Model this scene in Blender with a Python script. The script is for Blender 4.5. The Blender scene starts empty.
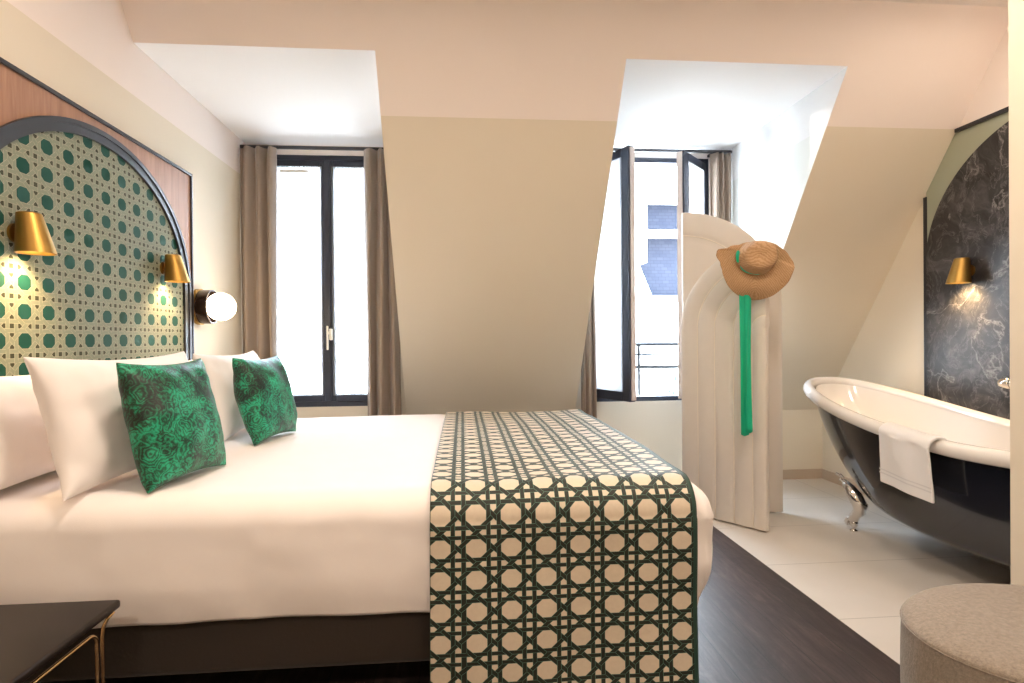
import bpy, bmesh, math, random
from mathutils import Vector, Matrix
from math import sin, cos, pi, radians as R, sqrt, hypot
random.seed(7)
C = bpy.context.scene.collection

# ------------------------------------------------------------------ helpers
def link(o):
    C.objects.link(o); return o
def tag(o, label=None, cat=None, group=None, kind=None):
    if label: o['label'] = label
    if cat: o['category'] = cat
    if group: o['group'] = group
    if kind: o['kind'] = kind
    return o
def empty(name, loc=(0, 0, 0), rot=(0, 0, 0), **k):
    o = bpy.data.objects.new(name, None); o.empty_display_size = .05
    o.location = loc; o.rotation_euler = rot; link(o); return tag(o, **k)
def build(name, bm, mat, parent=None, smooth=False, local=False, angle=None, **k):
    me = bpy.data.meshes.new(name)
    bmesh.ops.recalc_face_normals(bm, faces=bm.faces[:])
    bm.to_mesh(me); bm.free()
    if mat: me.materials.append(mat)
    if smooth or angle:
        me.polygons.foreach_set('use_smooth', [True] * len(me.polygons))
        if angle: me.set_sharp_from_angle(angle=R(angle))
    o = bpy.data.objects.new(name, me); link(o)
    if parent:
        o.parent = parent
        if not local:
            p = parent; M = parent.matrix_basis.copy()
            while p.parent:
                M = p.parent.matrix_basis @ p.matrix_parent_inverse @ M; p = p.parent
            o.matrix_parent_inverse = M.inverted()
    return tag(o, **k)
def set_origin(o, loc):
    loc = Vector(loc); o.data.transform(Matrix.Translation(-loc)); o.location = loc
    return o
def box(bm, x0, x1, y0, y1, z0, z1, bev=0, seg=2):
    vs = [bm.verts.new((x, y, z)) for x in (x0, x1) for y in (y0, y1) for z in (z0, z1)]
    fs = [bm.faces.new([vs[i] for i in f]) for f in ((0, 1, 3, 2), (4, 6, 7, 5), (0, 4, 5, 1), (2, 3, 7, 6), (0, 2, 6, 4), (1, 5, 7, 3))]
    if bev:
        es = list({e for f in fs for e in f.edges})
        bmesh.ops.bevel(bm, geom=es + vs, offset=bev, segments=seg, affect='EDGES', profile=.5)
    return bm
def BM(): return bmesh.new()
def bx(*a, **k): return box(BM(), *a, **k)
def prism(bm, poly, axis, a0, a1):
    """poly of 2-tuples in the plane perpendicular to axis (order of remaining axes)"""
    def P(p, a):
        return {'X': (a, p[0], p[1]), 'Y': (p[0], a, p[1]), 'Z': (p[0], p[1], a)}[axis]
    A = [bm.verts.new(P(p, a0)) for p in poly]; B = [bm.verts.new(P(p, a1)) for p in poly]
    bm.faces.new(A); bm.faces.new(B[::-1]); n = len(poly)
    for i in range(n): bm.faces.new((A[i], A[(i + 1) % n], B[(i + 1) % n], B[i]))
    return bm
def tube(bm, pts, r, seg=10, closed=False, cap=True):
    pts = [Vector(p) for p in pts]; n = len(pts); rs = r if isinstance(r, (list, tuple)) else [r] * n
    rings = []; up = None
    for i, p in enumerate(pts):
        if closed: t = pts[(i + 1) % n] - pts[i - 1]
        else: t = pts[min(i + 1, n - 1)] - pts[max(i - 1, 0)]
        t.normalize()
        if up is None:
            up = Vector((0, 0, 1)) if abs(t.z) < .9 else Vector((1, 0, 0))
        s = t.cross(up).normalized(); up = s.cross(t).normalized()
        rings.append([bm.verts.new(p + (s * cos(a) + up * sin(a)) * rs[i]) for a in [2 * pi * k / seg for k in range(seg)]])
    m = n if closed else n - 1
    for i in range(m):
        a, b = rings[i], rings[(i + 1) % n]
        for k in range(seg): bm.faces.new((a[k], a[(k + 1) % seg], b[(k + 1) % seg], b[k]))
    if cap and not closed: bm.faces.new(rings[0]); bm.faces.new(rings[-1][::-1])
    return bm
def lathe(bm, prof, seg=32, M=None, close=False):
    """prof: list of (r, z); revolved about z then transformed by M"""
    rings = []
    for r, z in prof:
        if r < 1e-6: rings.append([bm.verts.new((0, 0, z))])
        else: rings.append([bm.verts.new((r * cos(2 * pi * k / seg), r * sin(2 * pi * k / seg), z)) for k in range(seg)])
    for a, b in zip(rings, rings[1:] + ([rings[0]] if close else [])):
        for k in range(seg):
            k2 = (k + 1) % seg
            if len(a) == 1 and len(b) == 1: continue
            if len(a) == 1: bm.faces.new((a[0], b[k], b[k2]))
            elif len(b) == 1: bm.faces.new((a[k], a[k2], b[0]))
            else: bm.faces.new((a[k], a[k2], b[k2], b[k]))
    if M is not None: bmesh.ops.transform(bm, matrix=M, verts=[v for r_ in rings for v in r_])
    return bm
def grid(bm, nu, nv, fn, closed_u=False):
    V = [[bm.verts.new(fn(i / (nu if closed_u else nu - 1), j / (nv - 1))) for j in range(nv)] for i in range(nu)]
    for i in range(nu if closed_u else nu - 1):
        for j in range(nv - 1):
            i2 = (i + 1) % nu
            bm.faces.new((V[i][j], V[i2][j], V[i2][j + 1], V[i][j + 1]))
    return V
def noise(x, y, z=0):
    from mathutils import noise as N
    return N.noise(Vector((x, y, z)))

# ------------------------------------------------------------------ node helper
class NT:
    def __init__(s, name):
        s.m = bpy.data.materials.new(name); s.m.use_nodes = True
        s.t = s.m.node_tree; s.b = s.t.nodes['Principled BSDF']; s.L = s.t.links
    def n(s, typ, **k):
        nd = s.t.nodes.new(typ)
        for a, v in k.items(): setattr(nd, a, v)
        return nd
    def put(s, sock, v):
        if isinstance(v, bpy.types.NodeSocket): s.L.new(v, sock)
        elif v is not None:
            if sock.type == 'RGBA' and len(v) == 3: v = (*v, 1)
            sock.default_value = v
    def math(s, op, a, b=None, c=None):
        nd = s.n('ShaderNodeMath', operation=op)
        s.put(nd.inputs[0], a)
        if b is not None: s.put(nd.inputs[1], b)
        if c is not None: s.put(nd.inputs[2], c)
        return nd.outputs[0]
    def mix(s, f, a, b, blend='MIX'):
        nd = s.n('ShaderNodeMix', data_type='RGBA', blend_type=blend)
        s.put(nd.inputs[0], f); s.put(nd.inputs[6], a); s.put(nd.inputs[7], b)
        return nd.outputs[2]
    def ramp(s, f, stops, interp='LINEAR'):
        nd = s.n('ShaderNodeValToRGB'); cr = nd.color_ramp; cr.interpolation = interp
        while len(cr.elements) < len(stops): cr.elements.new(.5)
        for e, (p, c) in zip(cr.elements, stops): e.position = p; e.color = (*c, 1) if len(c) == 3 else c
        s.put(nd.inputs[0], f); return nd.outputs[0]
    def coord(s, which='Object'): return s.n('ShaderNodeTexCoord').outputs[which]
    def pos(s): return s.n('ShaderNodeNewGeometry').outputs['Position']
    def xyz(s, v):
        nd = s.n('ShaderNodeSeparateXYZ'); s.put(nd.inputs[0], v); return nd.outputs
    def comb(s, x, y, z=0.0):
        nd = s.n('ShaderNodeCombineXYZ')
        for i, v in enumerate((x, y, z)): s.put(nd.inputs[i], v)
        return nd.outputs[0]
    def noise(s, vec, scale, detail=2, rough=.5, dist=0, out=0):
        nd = s.n('ShaderNodeTexNoise'); s.put(nd.inputs['Vector'], vec)
        for k, v in (('Scale', scale), ('Detail', detail), ('Roughness', rough), ('Distortion', dist)): nd.inputs[k].default_value = v
        return nd.outputs[out]
    def mapping(s, vec, scale=(1, 1, 1), rot=(0, 0, 0), loc=(0, 0, 0)):
        nd = s.n('ShaderNodeMapping'); s.put(nd.inputs[0], vec)
        nd.inputs['Scale'].default_value = scale; nd.inputs['Rotation'].default_value = rot; nd.inputs['Location'].default_value = loc
        return nd.outputs[0]
    def bump(s, h, strength=.3, dist=.01):
        nd = s.n('ShaderNodeBump'); s.put(nd.inputs['Height'], h)
        nd.inputs['Strength'].default_value = strength; nd.inputs['Distance'].default_value = dist
        s.L.new(nd.outputs[0], s.b.inputs['Normal'])
    def set(s, col=None, rough=.5, metal=0, **k):
        s.put(s.b.inputs['Base Color'], col); s.put(s.b.inputs['Roughness'], rough); s.put(s.b.inputs['Metallic'], metal)
        for a, v in k.items(): s.put(s.b.inputs[a.replace('_', ' ')], v)
        return s.m
def plain(name, col, rough=.5, metal=0, var=.06, scale=8, bump=0, bscale=200, **k):
    t = NT(name); p = t.coord()
    c = t.mix(t.math('MULTIPLY', t.noise(p, scale, 3), var * 2), col, tuple(x * .75 for x in col)) if var else col
    t.set(c, rough, metal, **k)
    if bump: t.bump(t.noise(p, bscale, 2), bump, .002)
    return t.m

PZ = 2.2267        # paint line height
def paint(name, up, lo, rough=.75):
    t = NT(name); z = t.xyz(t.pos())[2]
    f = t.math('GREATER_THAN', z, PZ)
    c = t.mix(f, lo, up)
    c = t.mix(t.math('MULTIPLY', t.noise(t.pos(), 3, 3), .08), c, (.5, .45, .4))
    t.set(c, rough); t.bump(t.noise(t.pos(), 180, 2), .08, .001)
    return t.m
M = {}
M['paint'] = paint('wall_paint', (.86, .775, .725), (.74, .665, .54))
M['white'] = plain('white_paint', (.90, .895, .89), .8, var=.02)
M['ceil'] = plain('ceiling_paint', (.84, .78, .74), .8, var=.03)
M['black'] = plain('black_lacquer', (.018, .018, .024), .35, var=.1)
M['frame'] = plain('anthracite_frame', (.022, .027, .045), .38, var=.1)
M['brass'] = plain('brushed_brass', (.44, .255, .065), .42, 1, var=.15, scale=30)
M['brass_dark'] = plain('aged_brass', (.40, .24, .065), .42, 1, var=.2, scale=30)
M['chrome'] = plain('chrome', (.85, .82, .78), .08, 1, var=0)
M['rod'] = plain('gold_rod', (.85, .58, .30), .2, 1, var=0)
M['linen'] = plain('white_linen', (.89, .84, .83), .85, var=.04, bump=.15, bscale=500, Sheen_Weight=.15)
M['towel'] = plain('white_terry', (.86, .85, .86), .95, var=.05, bump=.8, bscale=350, Sheen_Weight=.3)
M['taupe'] = plain('taupe_curtain', (.29, .225, .175), .8, var=.15, bump=.2, bscale=400, Sheen_Weight=.2)
M['velvet'] = plain('brown_velvet', (.030, .020, .014), .85, var=.3, scale=12, bump=.3, bscale=120, Sheen_Weight=.15)
M['tubblack'] = plain('gloss_black_enamel', (.009, .011, .018), .12, var=.1, Coat_Weight=.6)
M['enamel'] = plain('white_enamel', (.86, .83, .80), .12, var=.02, Coat_Weight=.5)
M['sage'] = plain('sage_panel', (.34, .36, .27), .6, var=.08)
M['trimwood'] = plain('oak_edge', (.52, .42, .36), .5, var=.2)
M['gasket'] = plain('pale_gasket', (.78, .76, .72), .5, var=.02)
M['scr'] = plain('cream_bouclette', (.68, .62, .55), .85, var=.10, scale=15, bump=.35, bscale=300, Sheen_Weight=.2)
M['pipe'] = plain('cream_piping', (.78, .70, .58), .7, var=.05)
M['tabletop'] = plain('dark_brown_lacquer', (.016, .011, .009), .42, var=.2, Specular_IOR_Level=.3)
M['facade'] = plain('pale_render', (.80, .78, .75), .8, var=.08)
M['rail'] = plain('grey_iron', (.012, .014, .018), .5, var=.1)
M['leaf'] = plain('dusty_leaf', (.10, .16, .12), .6, var=.4, scale=30)
M['pot'] = plain('grey_pot', (.3, .3, .32), .7, var=.2)

def emit(name, col, s):
    t = NT(name); t.set((.9, .85, .75), .4)
    t.put(t.b.inputs['Emission Color'], col); t.b.inputs['Emission Strength'].default_value = s
    return t.m
M['bulb'] = emit('lamp_bulb', (1, .74, .40), 30)
M['globe'] = emit('glowing_opal_glass', (1, .84, .62), 7)
M['unseen_lamp'] = emit('unseen_lamp_glass', (1, .80, .58), 5)

# wood veneer
def wood(name, dark, light, axis_scale, rough=.45):
    t = NT(name); p = t.mapping(t.pos(), axis_scale)
    n = t.noise(p, 1, 5, .6, .6)
    t.set(t.ramp(n, [(.3, dark), (.7, light)]), rough)
    t.bump(n, .05, .002); return t.m
M['veneer'] = wood('walnut_veneer', (.28, .135, .075), (.42, .23, .14), (30, 30, 2.5))
# dark plank floor (planks along Y)
t = NT('dark_plank_floor'); P = t.pos(); X, Y, Z = t.xyz(P)
w_ = .145; xi = t.math('FLOOR', t.math('DIVIDE', X, w_)); xf = t.math('FRACT', t.math('DIVIDE', X, w_))
wn = t.n('ShaderNodeTexWhiteNoise', noise_dimensions='1D'); t.put(wn.inputs['W'], xi)
yy = t.math('ADD', t.math('DIVIDE', Y, 1.2), t.math('MULTIPLY', wn.outputs[0], 7))
yi = t.math('FLOOR', yy); yf = t.math('FRACT', yy)
wn2 = t.n('ShaderNodeTexWhiteNoise', noise_dimensions='2D'); t.put(wn2.inputs['Vector'], t.comb(xi, yi))
g = t.mix(.5, t.noise(t.mapping(P, (38, 3.0, 1)), 1, 6, .7, .5), t.noise(t.mapping(P, (9, 3.5, 1)), 1, 5, .7, 1))
c = t.ramp(g, [(.30, (.010, .006, .007)), (.5, (.036, .022, .022)), (.70, (.10, .066, .060))])
c = t.mix(t.math('MULTIPLY', wn2.outputs[0], .55), c, (.020, .012, .011))
gap = t.math('MAXIMUM', t.math('GREATER_THAN', t.math('ABSOLUTE', t.math('SUBTRACT', xf, .5)), .484), t.math('GREATER_THAN', t.math('ABSOLUTE', t.math('SUBTRACT', yf, .5)), .4985))
c = t.mix(gap, c, (.008, .006, .006))
t.set(c, t.ramp(g, [(.3, (.50,) * 3), (.7, (.36,) * 3)]))
t.bump(t.math('SUBTRACT', g, t.math('MULTIPLY', gap, 2)), .4, .004); M['floor'] = t.m
# tiles
t = NT('pale_floor_tile'); P = t.pos(); X, Y, Z = t.xyz(P)
yf = t.math('FRACT', t.math('DIVIDE', t.math('ADD', Y, .54 - 2.125 + 5.4), .54)); xf = t.math('FRACT', t.math('DIVIDE', t.math('SUBTRACT', X, 1.43), 1.08))
gr = t.math('MAXIMUM', t.math('LESS_THAN', yf, .008), t.math('LESS_THAN', xf, .004))
c = t.mix(t.noise(P, 5, 4), (.66, .62, .57), (.58, .54, .49))
c = t.mix(gr, c, (.38, .35, .32)); t.set(c, .34); t.bump(gr, .3, -.002); M['tile'] = t.m
M['basetile'] = plain('beige_base_tile', (.50, .40, .31), .4, var=.1)
# marble
t = NT('black_marble'); P = t.pos()
d = t.noise(P, 1.6, 4, .6, 0, 1)
P2 = t.mix(.45, P, d, 'ADD')
v1 = t.math('ABSOLUTE', t.math('SUBTRACT', t.noise(P2, 1.6, 7, .6, .6), .5))
v2 = t.math('ABSOLUTE', t.math('SUBTRACT', t.noise(t.mapping(P2, (1, 2.2, 1), loc=(3, 1, 2)), 4, 8, .68, .8), .5))
base = t.ramp(t.noise(P2, 6, 8, .7, 1), [(.32, (.014, .013, .014)), (.5, (.038, .036, .038)), (.72, (.12, .112, .108))])
a = t.ramp(v1, [(0, (1, 1, 1)), (.004, (.4,) * 3), (.012, (0, 0, 0))]); b = t.ramp(v2, [(0, (.5,) * 3), (.006, (.15,) * 3), (.022, (0, 0, 0))])
c = t.mix(t.math('MULTIPLY', a, .55), base, (.40, .38, .36)); c = t.mix(b, c, (.26, .245, .235)); t.set(c, .32, 0, Specular_IOR_Level=.3); M['marble'] = t.m
# malachite velvet
t = NT('malachite_velvet'); P = t.coord()
d = t.noise(P, 9, 3, .55, .5, 1); P2 = t.mix(.11, P, d, 'ADD')
vo = t.n('ShaderNodeTexVoronoi', feature='F1'); t.put(vo.inputs['Vector'], P2); vo.inputs['Scale'].default_value = 17
d2 = t.noise(P, 14, 4, .6, 2.2)
w = t.math('SINE', t.math('ADD', t.math('MULTIPLY', vo.outputs['Distance'], 34), t.math('MULTIPLY', d2, 22)))
big = t.noise(t.mapping(P, loc=(4, 2, 1)), 9, 4, .6, 1.5); fine = t.noise(P, 55, 4, .7, 2)
w = t.math('ADD', t.math('MULTIPLY', w, .13), t.math('ADD', t.math('MULTIPLY', t.math('SUBTRACT', big, .5), 1.25), t.math('ADD', .29, t.math('MULTIPLY', fine, .45))))
c = t.ramp(w, [(.22, (.002, .007, .005)), (.36, (.003, .026, .015)), (.50, (.004, .095, .045)), (.66, (.004, .26, .13)), (.9, (.015, .44, .26))])
t.set(c, .45, 0, Sheen_Weight=.12, Sheen_Roughness=.3, Sheen_Tint=(.3, 1, .7)); t.bump(w, .15, .002); M['malachite'] = t.m

# woven cane print
def cane(t, ux, uy, hw, ew, off=.352):
    S = t.math
    x = S('SUBTRACT', S('FRACT', ux), .5); y = S('SUBTRACT', S('FRACT', uy), .5)
    ax, ay = S('ABSOLUTE', x), S('ABSOLUTE', y)
    dd = dict(H=S('ABSOLUTE', S('SUBTRACT', ay, off)), V=S('ABSOLUTE', S('SUBTRACT', ax, off)),
              A=S('MULTIPLY', S('ABSOLUTE', S('SUBTRACT', S('ABSOLUTE', S('ADD', x, y)), .5)), .7071),
              B=S('MULTIPLY', S('ABSOLUTE', S('SUBTRACT', S('ABSOLUTE', S('SUBTRACT', x, y)), .5)), .7071))
    m = {k: S('LESS_THAN', d, hw) for k, d in dd.items()}
    e = {k: S('MULTIPLY', m[k], S('GREATER_THAN', dd[k], hw - ew)) for k in dd}
    q = S('LESS_THAN', S('MULTIPLY', x, y), 0); nq = S('SUBTRACT', 1, q)
    g = S('GREATER_THAN', ax, ay); ng = S('SUBTRACT', 1, g)
    over = {('V', 'H'): q, ('H', 'V'): nq, ('A', 'H'): 1, ('V', 'A'): 1, ('H', 'B'): 1, ('B', 'V'): 1, ('A', 'B'): g, ('B', 'A'): ng}
    vis = None
    for k in dd:
        v = e[k]
        for (j, i), c in over.items():
            if i == k: v = S('MULTIPLY', v, S('SUBTRACT', 1, m[j] if c == 1 else S('MULTIPLY', m[j], c)))
        vis = v if vis is None else S('MAXIMUM', vis, v)
    mask = S('MAXIMUM', S('MAXIMUM', m['H'], m['V']), S('MAXIMUM', m['A'], m['B']))
    big = S('MULTIPLY', S('LESS_THAN', ax, .3), S('LESS_THAN', ay, .3))
    return mask, vis, big
t = NT('runner_cane_print'); uv = t.coord('UV'); U, V, _ = t.xyz(uv)
ux = t.math('DIVIDE', t.math('ADD', U, .021), .1015); uy = t.math('DIVIDE', t.math('ADD', V, .039), .0905)
mask, vis, big = cane(t, ux, uy, .065, .009, .352)
strip = t.mix(t.noise(uv, 60, 3), (.003, .016, .010), (.014, .013, .007))
bg = t.mix(t.noise(uv, 90, 3), (.70, .60, .48), (.62, .52, .40))
c = t.mix(mask, bg, strip); c = t.mix(vis, c, (.13, .27, .21))
edge = t.math('GREATER_THAN', t.math('ABSOLUTE', t.math('SUBTRACT', U, .3885)), .3868)
c = t.mix(edge, c, (.012, .05, .035))
t.set(c, .62, 0, Sheen_Weight=.1); t.bump(mask, .2, .002); M['runner'] = t.m
PHZ = .5 * .0997 - (1.095 % .0997)
t = NT('headboard_cane_print'); X, Y, Z = t.xyz(t.pos())
ux = t.math('DIVIDE', t.math('ADD', Y, .0253), .1165); uy = t.math('DIVIDE', t.math('ADD', Z, PHZ), .0997)
mask, vis, big = cane(t, ux, uy, .078, .016, .342)
hole = t.mix(big, (.038, .042, .022), (.003, .058, .040))
c = t.mix(mask, hole, (.215, .235, .17)); c = t.mix(t.math('MULTIPLY', vis, .6), c, (.47, .44, .33))
t.set(c, .75, 0, Specular_IOR_Level=.25); M['panel'] = t.m
# pouf boucle
t = NT('taupe_boucle'); P = t.coord()
n1 = t.noise(P, 115, 4, .8); n2 = t.noise(P, 60, 3)
c = t.mix(n1, (.025, .018, .013), (.50, .42, .34)); c = t.mix(t.math('MULTIPLY', n2, .4), c, (.28, .22, .17))
t.set(c, .9, 0, Sheen_Weight=.2); t.bump(n1, .9, .004); M['boucle'] = t.m
# straw
t = NT('natural_straw'); P = t.coord(); X, Y, Z = t.xyz(P)
rr = t.math('SQRT', t.math('ADD', t.math('MULTIPLY', X, X), t.math('MULTIPLY', Y, Y)))
wv = t.math('SINE', t.math('ADD', t.math('MULTIPLY', t.math('ADD', rr, t.math('MULTIPLY', Z, .7)), 520), t.math('MULTIPLY', t.noise(P, 38, 4, .7), 14)))
c = t.mix(t.math('MULTIPLY', t.math('ADD', wv, 1), .5), (.38, .22, .105), (.55, .35, .19))
c = t.mix(t.math('MULTIPLY', t.noise(P, 45, 4, .7), .5), c, (.33, .17, .07)); t.set(c, .75); t.bump(wv, .3, .002); M['straw'] = t.m
# ribbon: satin, slightly translucent
t = NT('green_ribbon'); t.set((.0, .56, .32), .5, 0, Sheen_Weight=.3)
tr = t.n('ShaderNodeBsdfTranslucent'); tr.inputs[0].default_value = (0, .6, .32, 1); mx = t.n('ShaderNodeMixShader'); mx.inputs[0].default_value = .35
out = t.t.nodes['Material Output']; t.L.new(t.b.outputs[0], mx.inputs[1]); t.L.new(tr.outputs[0], mx.inputs[2]); t.L.new(mx.outputs[0], out.inputs[0]); M['ribbon'] = t.m
# voile
t = NT('white_voile'); d = t.n('ShaderNodeBsdfDiffuse'); d.inputs[0].default_value = (.9, .9, .92, 1)
tr = t.n('ShaderNodeBsdfTranslucent'); tr.inputs[0].default_value = (.95, .95, .97, 1); tp = t.n('ShaderNodeBsdfTransparent')
m1 = t.n('ShaderNodeMixShader'); m1.inputs[0].default_value = .82; m2 = t.n('ShaderNodeMixShader'); m2.inputs[0].default_value = .52
t.L.new(d.outputs[0], m1.inputs[1]); t.L.new(tr.outputs[0], m1.inputs[2]); t.L.new(m1.outputs[0], m2.inputs[1]); t.L.new(tp.outputs[0], m2.inputs[2])
t.L.new(m2.outputs[0], t.t.nodes['Material Output'].inputs[0]); M['voile'] = t.m
# glass (architectural, lets light through)
t = NT('window_glass'); gl = t.n('ShaderNodeBsdfGlossy'); gl.inputs['Roughness'].default_value = .02; tp = t.n('ShaderNodeBsdfTransparent')
fr = t.n('ShaderNodeFresnel'); fr.inputs[0].default_value = 1.35; mx = t.n('ShaderNodeMixShader')
t.L.new(fr.outputs[0], mx.inputs[0]); t.L.new(tp.outputs[0], mx.inputs[1]); t.L.new(gl.outputs[0], mx.inputs[2])
t.L.new(mx.outputs[0], t.t.nodes['Material Output'].inputs[0]); M['glass'] = t.m
# slate
t = NT('blue_slate'); P = t.pos(); X, Y, Z = t.xyz(P)
br = t.n('ShaderNodeTexBrick'); t.put(br.inputs['Vector'], t.comb(X, Z, 0)); br.inputs['Scale'].default_value = 4
br.inputs['Color1'].default_value = (.018, .020, .028, 1); br.inputs['Color2'].default_value = (.022, .024, .032, 1); br.inputs['Mortar'].default_value = (.013, .0145, .021, 1)
br.inputs['Mortar Size'].default_value = .012
t.set(br.outputs[0], 1, 0, Specular_IOR_Level=0); M['slate'] = t.m

# ------------------------------------------------------------------ room numbers
a = -1.5; b = 2.745; D = 4.26; c1, c2, c3 = -.402, .823, 1.981
Zc = 2.47; Zt = 2.704; m_ = 1.3704; Y0 = 4.6447; YB = -2.6
def sl(z): return Y0 - z / m_
zk = (Y0 - D) * m_
# floor
FX = 1.432
build('floor', bx(a, FX, YB, D, -.1, 0), M['floor'], kind='structure', label='dark brown plank floor under the bed')
build('floor', bx(FX, b, YB, D, -.1, 0), M['tile'], kind='structure', label='pale tiled floor under the bathtub')
# left wall
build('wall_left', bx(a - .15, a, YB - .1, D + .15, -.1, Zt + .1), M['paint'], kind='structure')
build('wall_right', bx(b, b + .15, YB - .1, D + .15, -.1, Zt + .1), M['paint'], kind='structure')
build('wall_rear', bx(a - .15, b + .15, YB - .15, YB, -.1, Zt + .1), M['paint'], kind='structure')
build('ceiling', bx(a, b, YB, sl(Zt), Zt, Zt + .1), M['ceil'], kind='structure')
# sloped roof solids (upper strip + between dormers + right of right dormer)
bm = BM()
prism(bm, [(sl(Zt), Zt), (sl(Zc), Zc), (D + .15, Zc), (D + .15, Zt + .1), (sl(Zt), Zt + .1)], 'X', a, b)
build('wall_slope_upper', bm, None, kind='structure')
o = bpy.data.objects['wall_slope_upper']; o.data.materials.append(M['paint']); o.data.materials.append(M['white'])
for f in o.data.polygons:
    if f.normal.z < -.9: f.material_index = 1     # dormer ceilings are white
# cheeks are white above a paint line and pale sage below, like the walls
M['cheek'] = paint('cheek_paint', (.72, .725, .73), (.66, .68, .65))
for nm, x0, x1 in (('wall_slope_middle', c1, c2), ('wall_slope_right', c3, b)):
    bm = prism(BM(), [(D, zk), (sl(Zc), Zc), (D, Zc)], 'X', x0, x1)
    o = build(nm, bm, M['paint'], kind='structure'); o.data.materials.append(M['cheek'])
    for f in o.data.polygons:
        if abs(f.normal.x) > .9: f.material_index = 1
# window wall with two openings
W = {1: (-1.40, -.50, .615, 2.405), 2: (.94, 1.86, .615, 2.43)}
bm = BM(); xs = [a, W[1][0], W[1][1], W[2][0], W[2][1], b]; T = D + .15
for i in range(5):
    if i in (1, 3):
        w = W[1 if i == 1 else 2]
        box(bm, xs[i], xs[i + 1], D, T, -.1, w[2]); box(bm, xs[i], xs[i + 1], D, T, w[3], Zc)
    else: box(bm, xs[i], xs[i + 1], D, T, -.1, Zc)
build('wall_front', bm, M['paint'], kind='structure')
# baseboards
build('baseboard_front', bx(FX, b - .012, D - .012, D, 0, .075, bev=.003), M['basetile'], kind='structure')
build('baseboard_right', bx(b - .012, b, 3.25, D, 0, .075, bev=.003), M['basetile'], kind='structure')
# bathroom partition in the right foreground
build('wall_partition', bx(1.7675, b, 1.28, 1.75, 0, Zt), M['paint'], kind='structure')

# ------------------------------------------------------------------ windows
def sash_bm(w, z0, z1, sw=.07, th=.05, hinge_pad=0):
    """sash in local coords: x from 0 (hinge) to w, y thickness"""
    bm = BM()
    box(bm, 0, sw, -th / 2, th / 2, z0, z1, bev=.004); box(bm, w - sw, w, -th / 2, th / 2, z0, z1, bev=.004)
    box(bm, sw, w - sw, -th / 2, th / 2, z0, z0 + sw, bev=.004); box(bm, sw, w - sw, -th / 2, th / 2, z1 - sw, z1, bev=.004)
    return bm
def window(n, w, angles, fw=.035, ytop=D + .055):
    x0, x1, z0, z1 = w
    root = empty('window_%d' % n, (x0 / 2 + x1 / 2, ytop, z0), kind='structure')
    bm = BM(); y0, y1 = D + .005, D + .085
    box(bm, x0, x0 + fw, y0, y1, z0, z1, bev=.003); box(bm, x1 - fw, x1, y0, y1, z0, z1, bev=.003)
    box(bm, x0 + fw, x1 - fw, y0, y1, z0, z0 + fw, bev=.003); box(bm, x0 + fw, x1 - fw, y0, y1, z1 - fw, z1, bev=.003)
    build('window_frame', bm, M['frame'], root)
    mid = (x0 + x1) / 2; wd = mid - x0 - fw + .004
    for k, ang in enumerate(angles):
        sgn = 1 if k == 0 else -1
        hx = x0 + fw if k == 0 else x1 - fw
        # local sash, mirrored for the right-hand one
        Mx = Matrix.Translation((hx, D + (.03 if ang else .035), 0)) @ Matrix.Rotation(-sgn * R(ang), 4, 'Z') @ Matrix.Scale(sgn, 4, (1, 0, 0))
        def T_(bm):
            bmesh.ops.transform(bm, matrix=Mx, verts=bm.verts[:])
            return bm
        sz0, sz1 = z0 + fw, z1 - fw
        sw = .075 if ang else .055
        s = build('sash', T_(sash_bm(wd, sz0, sz1, sw)), M['frame'], root)
        build('glass', T_(bx(sw - .004, wd - sw + .004, -.006, .006, sz0 + sw - .004, sz1 - sw + .004)), M['glass'], s)
        # wooden / pale rebate on the outer edge of the opened sash
        if ang:
            build('rebate_strip', T_(bx(wd, wd + .008, -.012, .025, sz0 + .01, sz1 - .01)), M['trimwood'], s, label='oak coloured rebate edge')
        # voile gathered on two thin rods
        bm = BM(); yv = -.034
        V = grid(bm, 90, 14, lambda u, v: (sw - .018 + u * (wd - 2 * sw + .036), yv + .004 * sin(u * 130) * (.6 + .4 * sin(v * 3)), sz0 + sw - .01 + v * (sz1 - sz0 - 2 * sw + .02)))
        build('voile', T_(bm), M['voile'], s, smooth=True, label='white gathered voile')
        if not ang and k == 0:
            pass
    return root
w1 = window(1, W[1], (0, 0))
w1['label'] = 'closed dark framed casement window beside the bed head'
w2 = window(2, W[2], (65, 47))
w2['label'] = 'open dark framed casement window behind the arched screen'
s1 = [o for o in w1.children if o.name.startswith('sash')][1]
bm = BM(); box(bm, -.952, -.938, D - .050, D - .038, 1.02, 1.19, bev=.005); box(bm, -.935, -.915, D - .042, D - .014, 1.09, 1.17, bev=.003)
box(bm, -.952, -.92, D - .045, D - .03, 1.13, 1.15, bev=.003)
build('window_handle', bm, plain('ivory_plastic', (.80, .77, .68), .4), s1)
s0 = [o for o in w1.children if o.name.startswith('sash')][0]
build('air_vent', bx(-1.27, -1.075, D - .018, D - .006, 2.272, 2.296, bev=.004), M['gasket'], s0)
# overlapping centre stile on the closed window
build('centre_stile', bx(-.975, -.93, D - .005, D + .012, .66, 2.37, bev=.004), M['frame'], w1)

# guard rail outside window 2
g = empty('balcony_railing', (1.4, 4.55, .61)); tag(g, 'thin grey iron railing outside the open window', 'railing')
for z in (1.035, .955, .855):
    bm = BM(); tube(bm, [(.84, 4.55, z), (1.96, 4.55, z)], .015 if z != .955 else .008, 8); build('rail', bm, M['rail'], g)
for x in (.86, 1.40, 1.94):
    bm = BM(); tube(bm, [(x, 4.55, .5), (x, 4.55, 1.035)], .013, 8); build('baluster', bm, M['rail'], g)
build('window_ledge', bx(.6, 2.2, T + .001, 4.75, .38, .50), M['facade'], kind='structure', label='stone ledge outside the open window')

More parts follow.
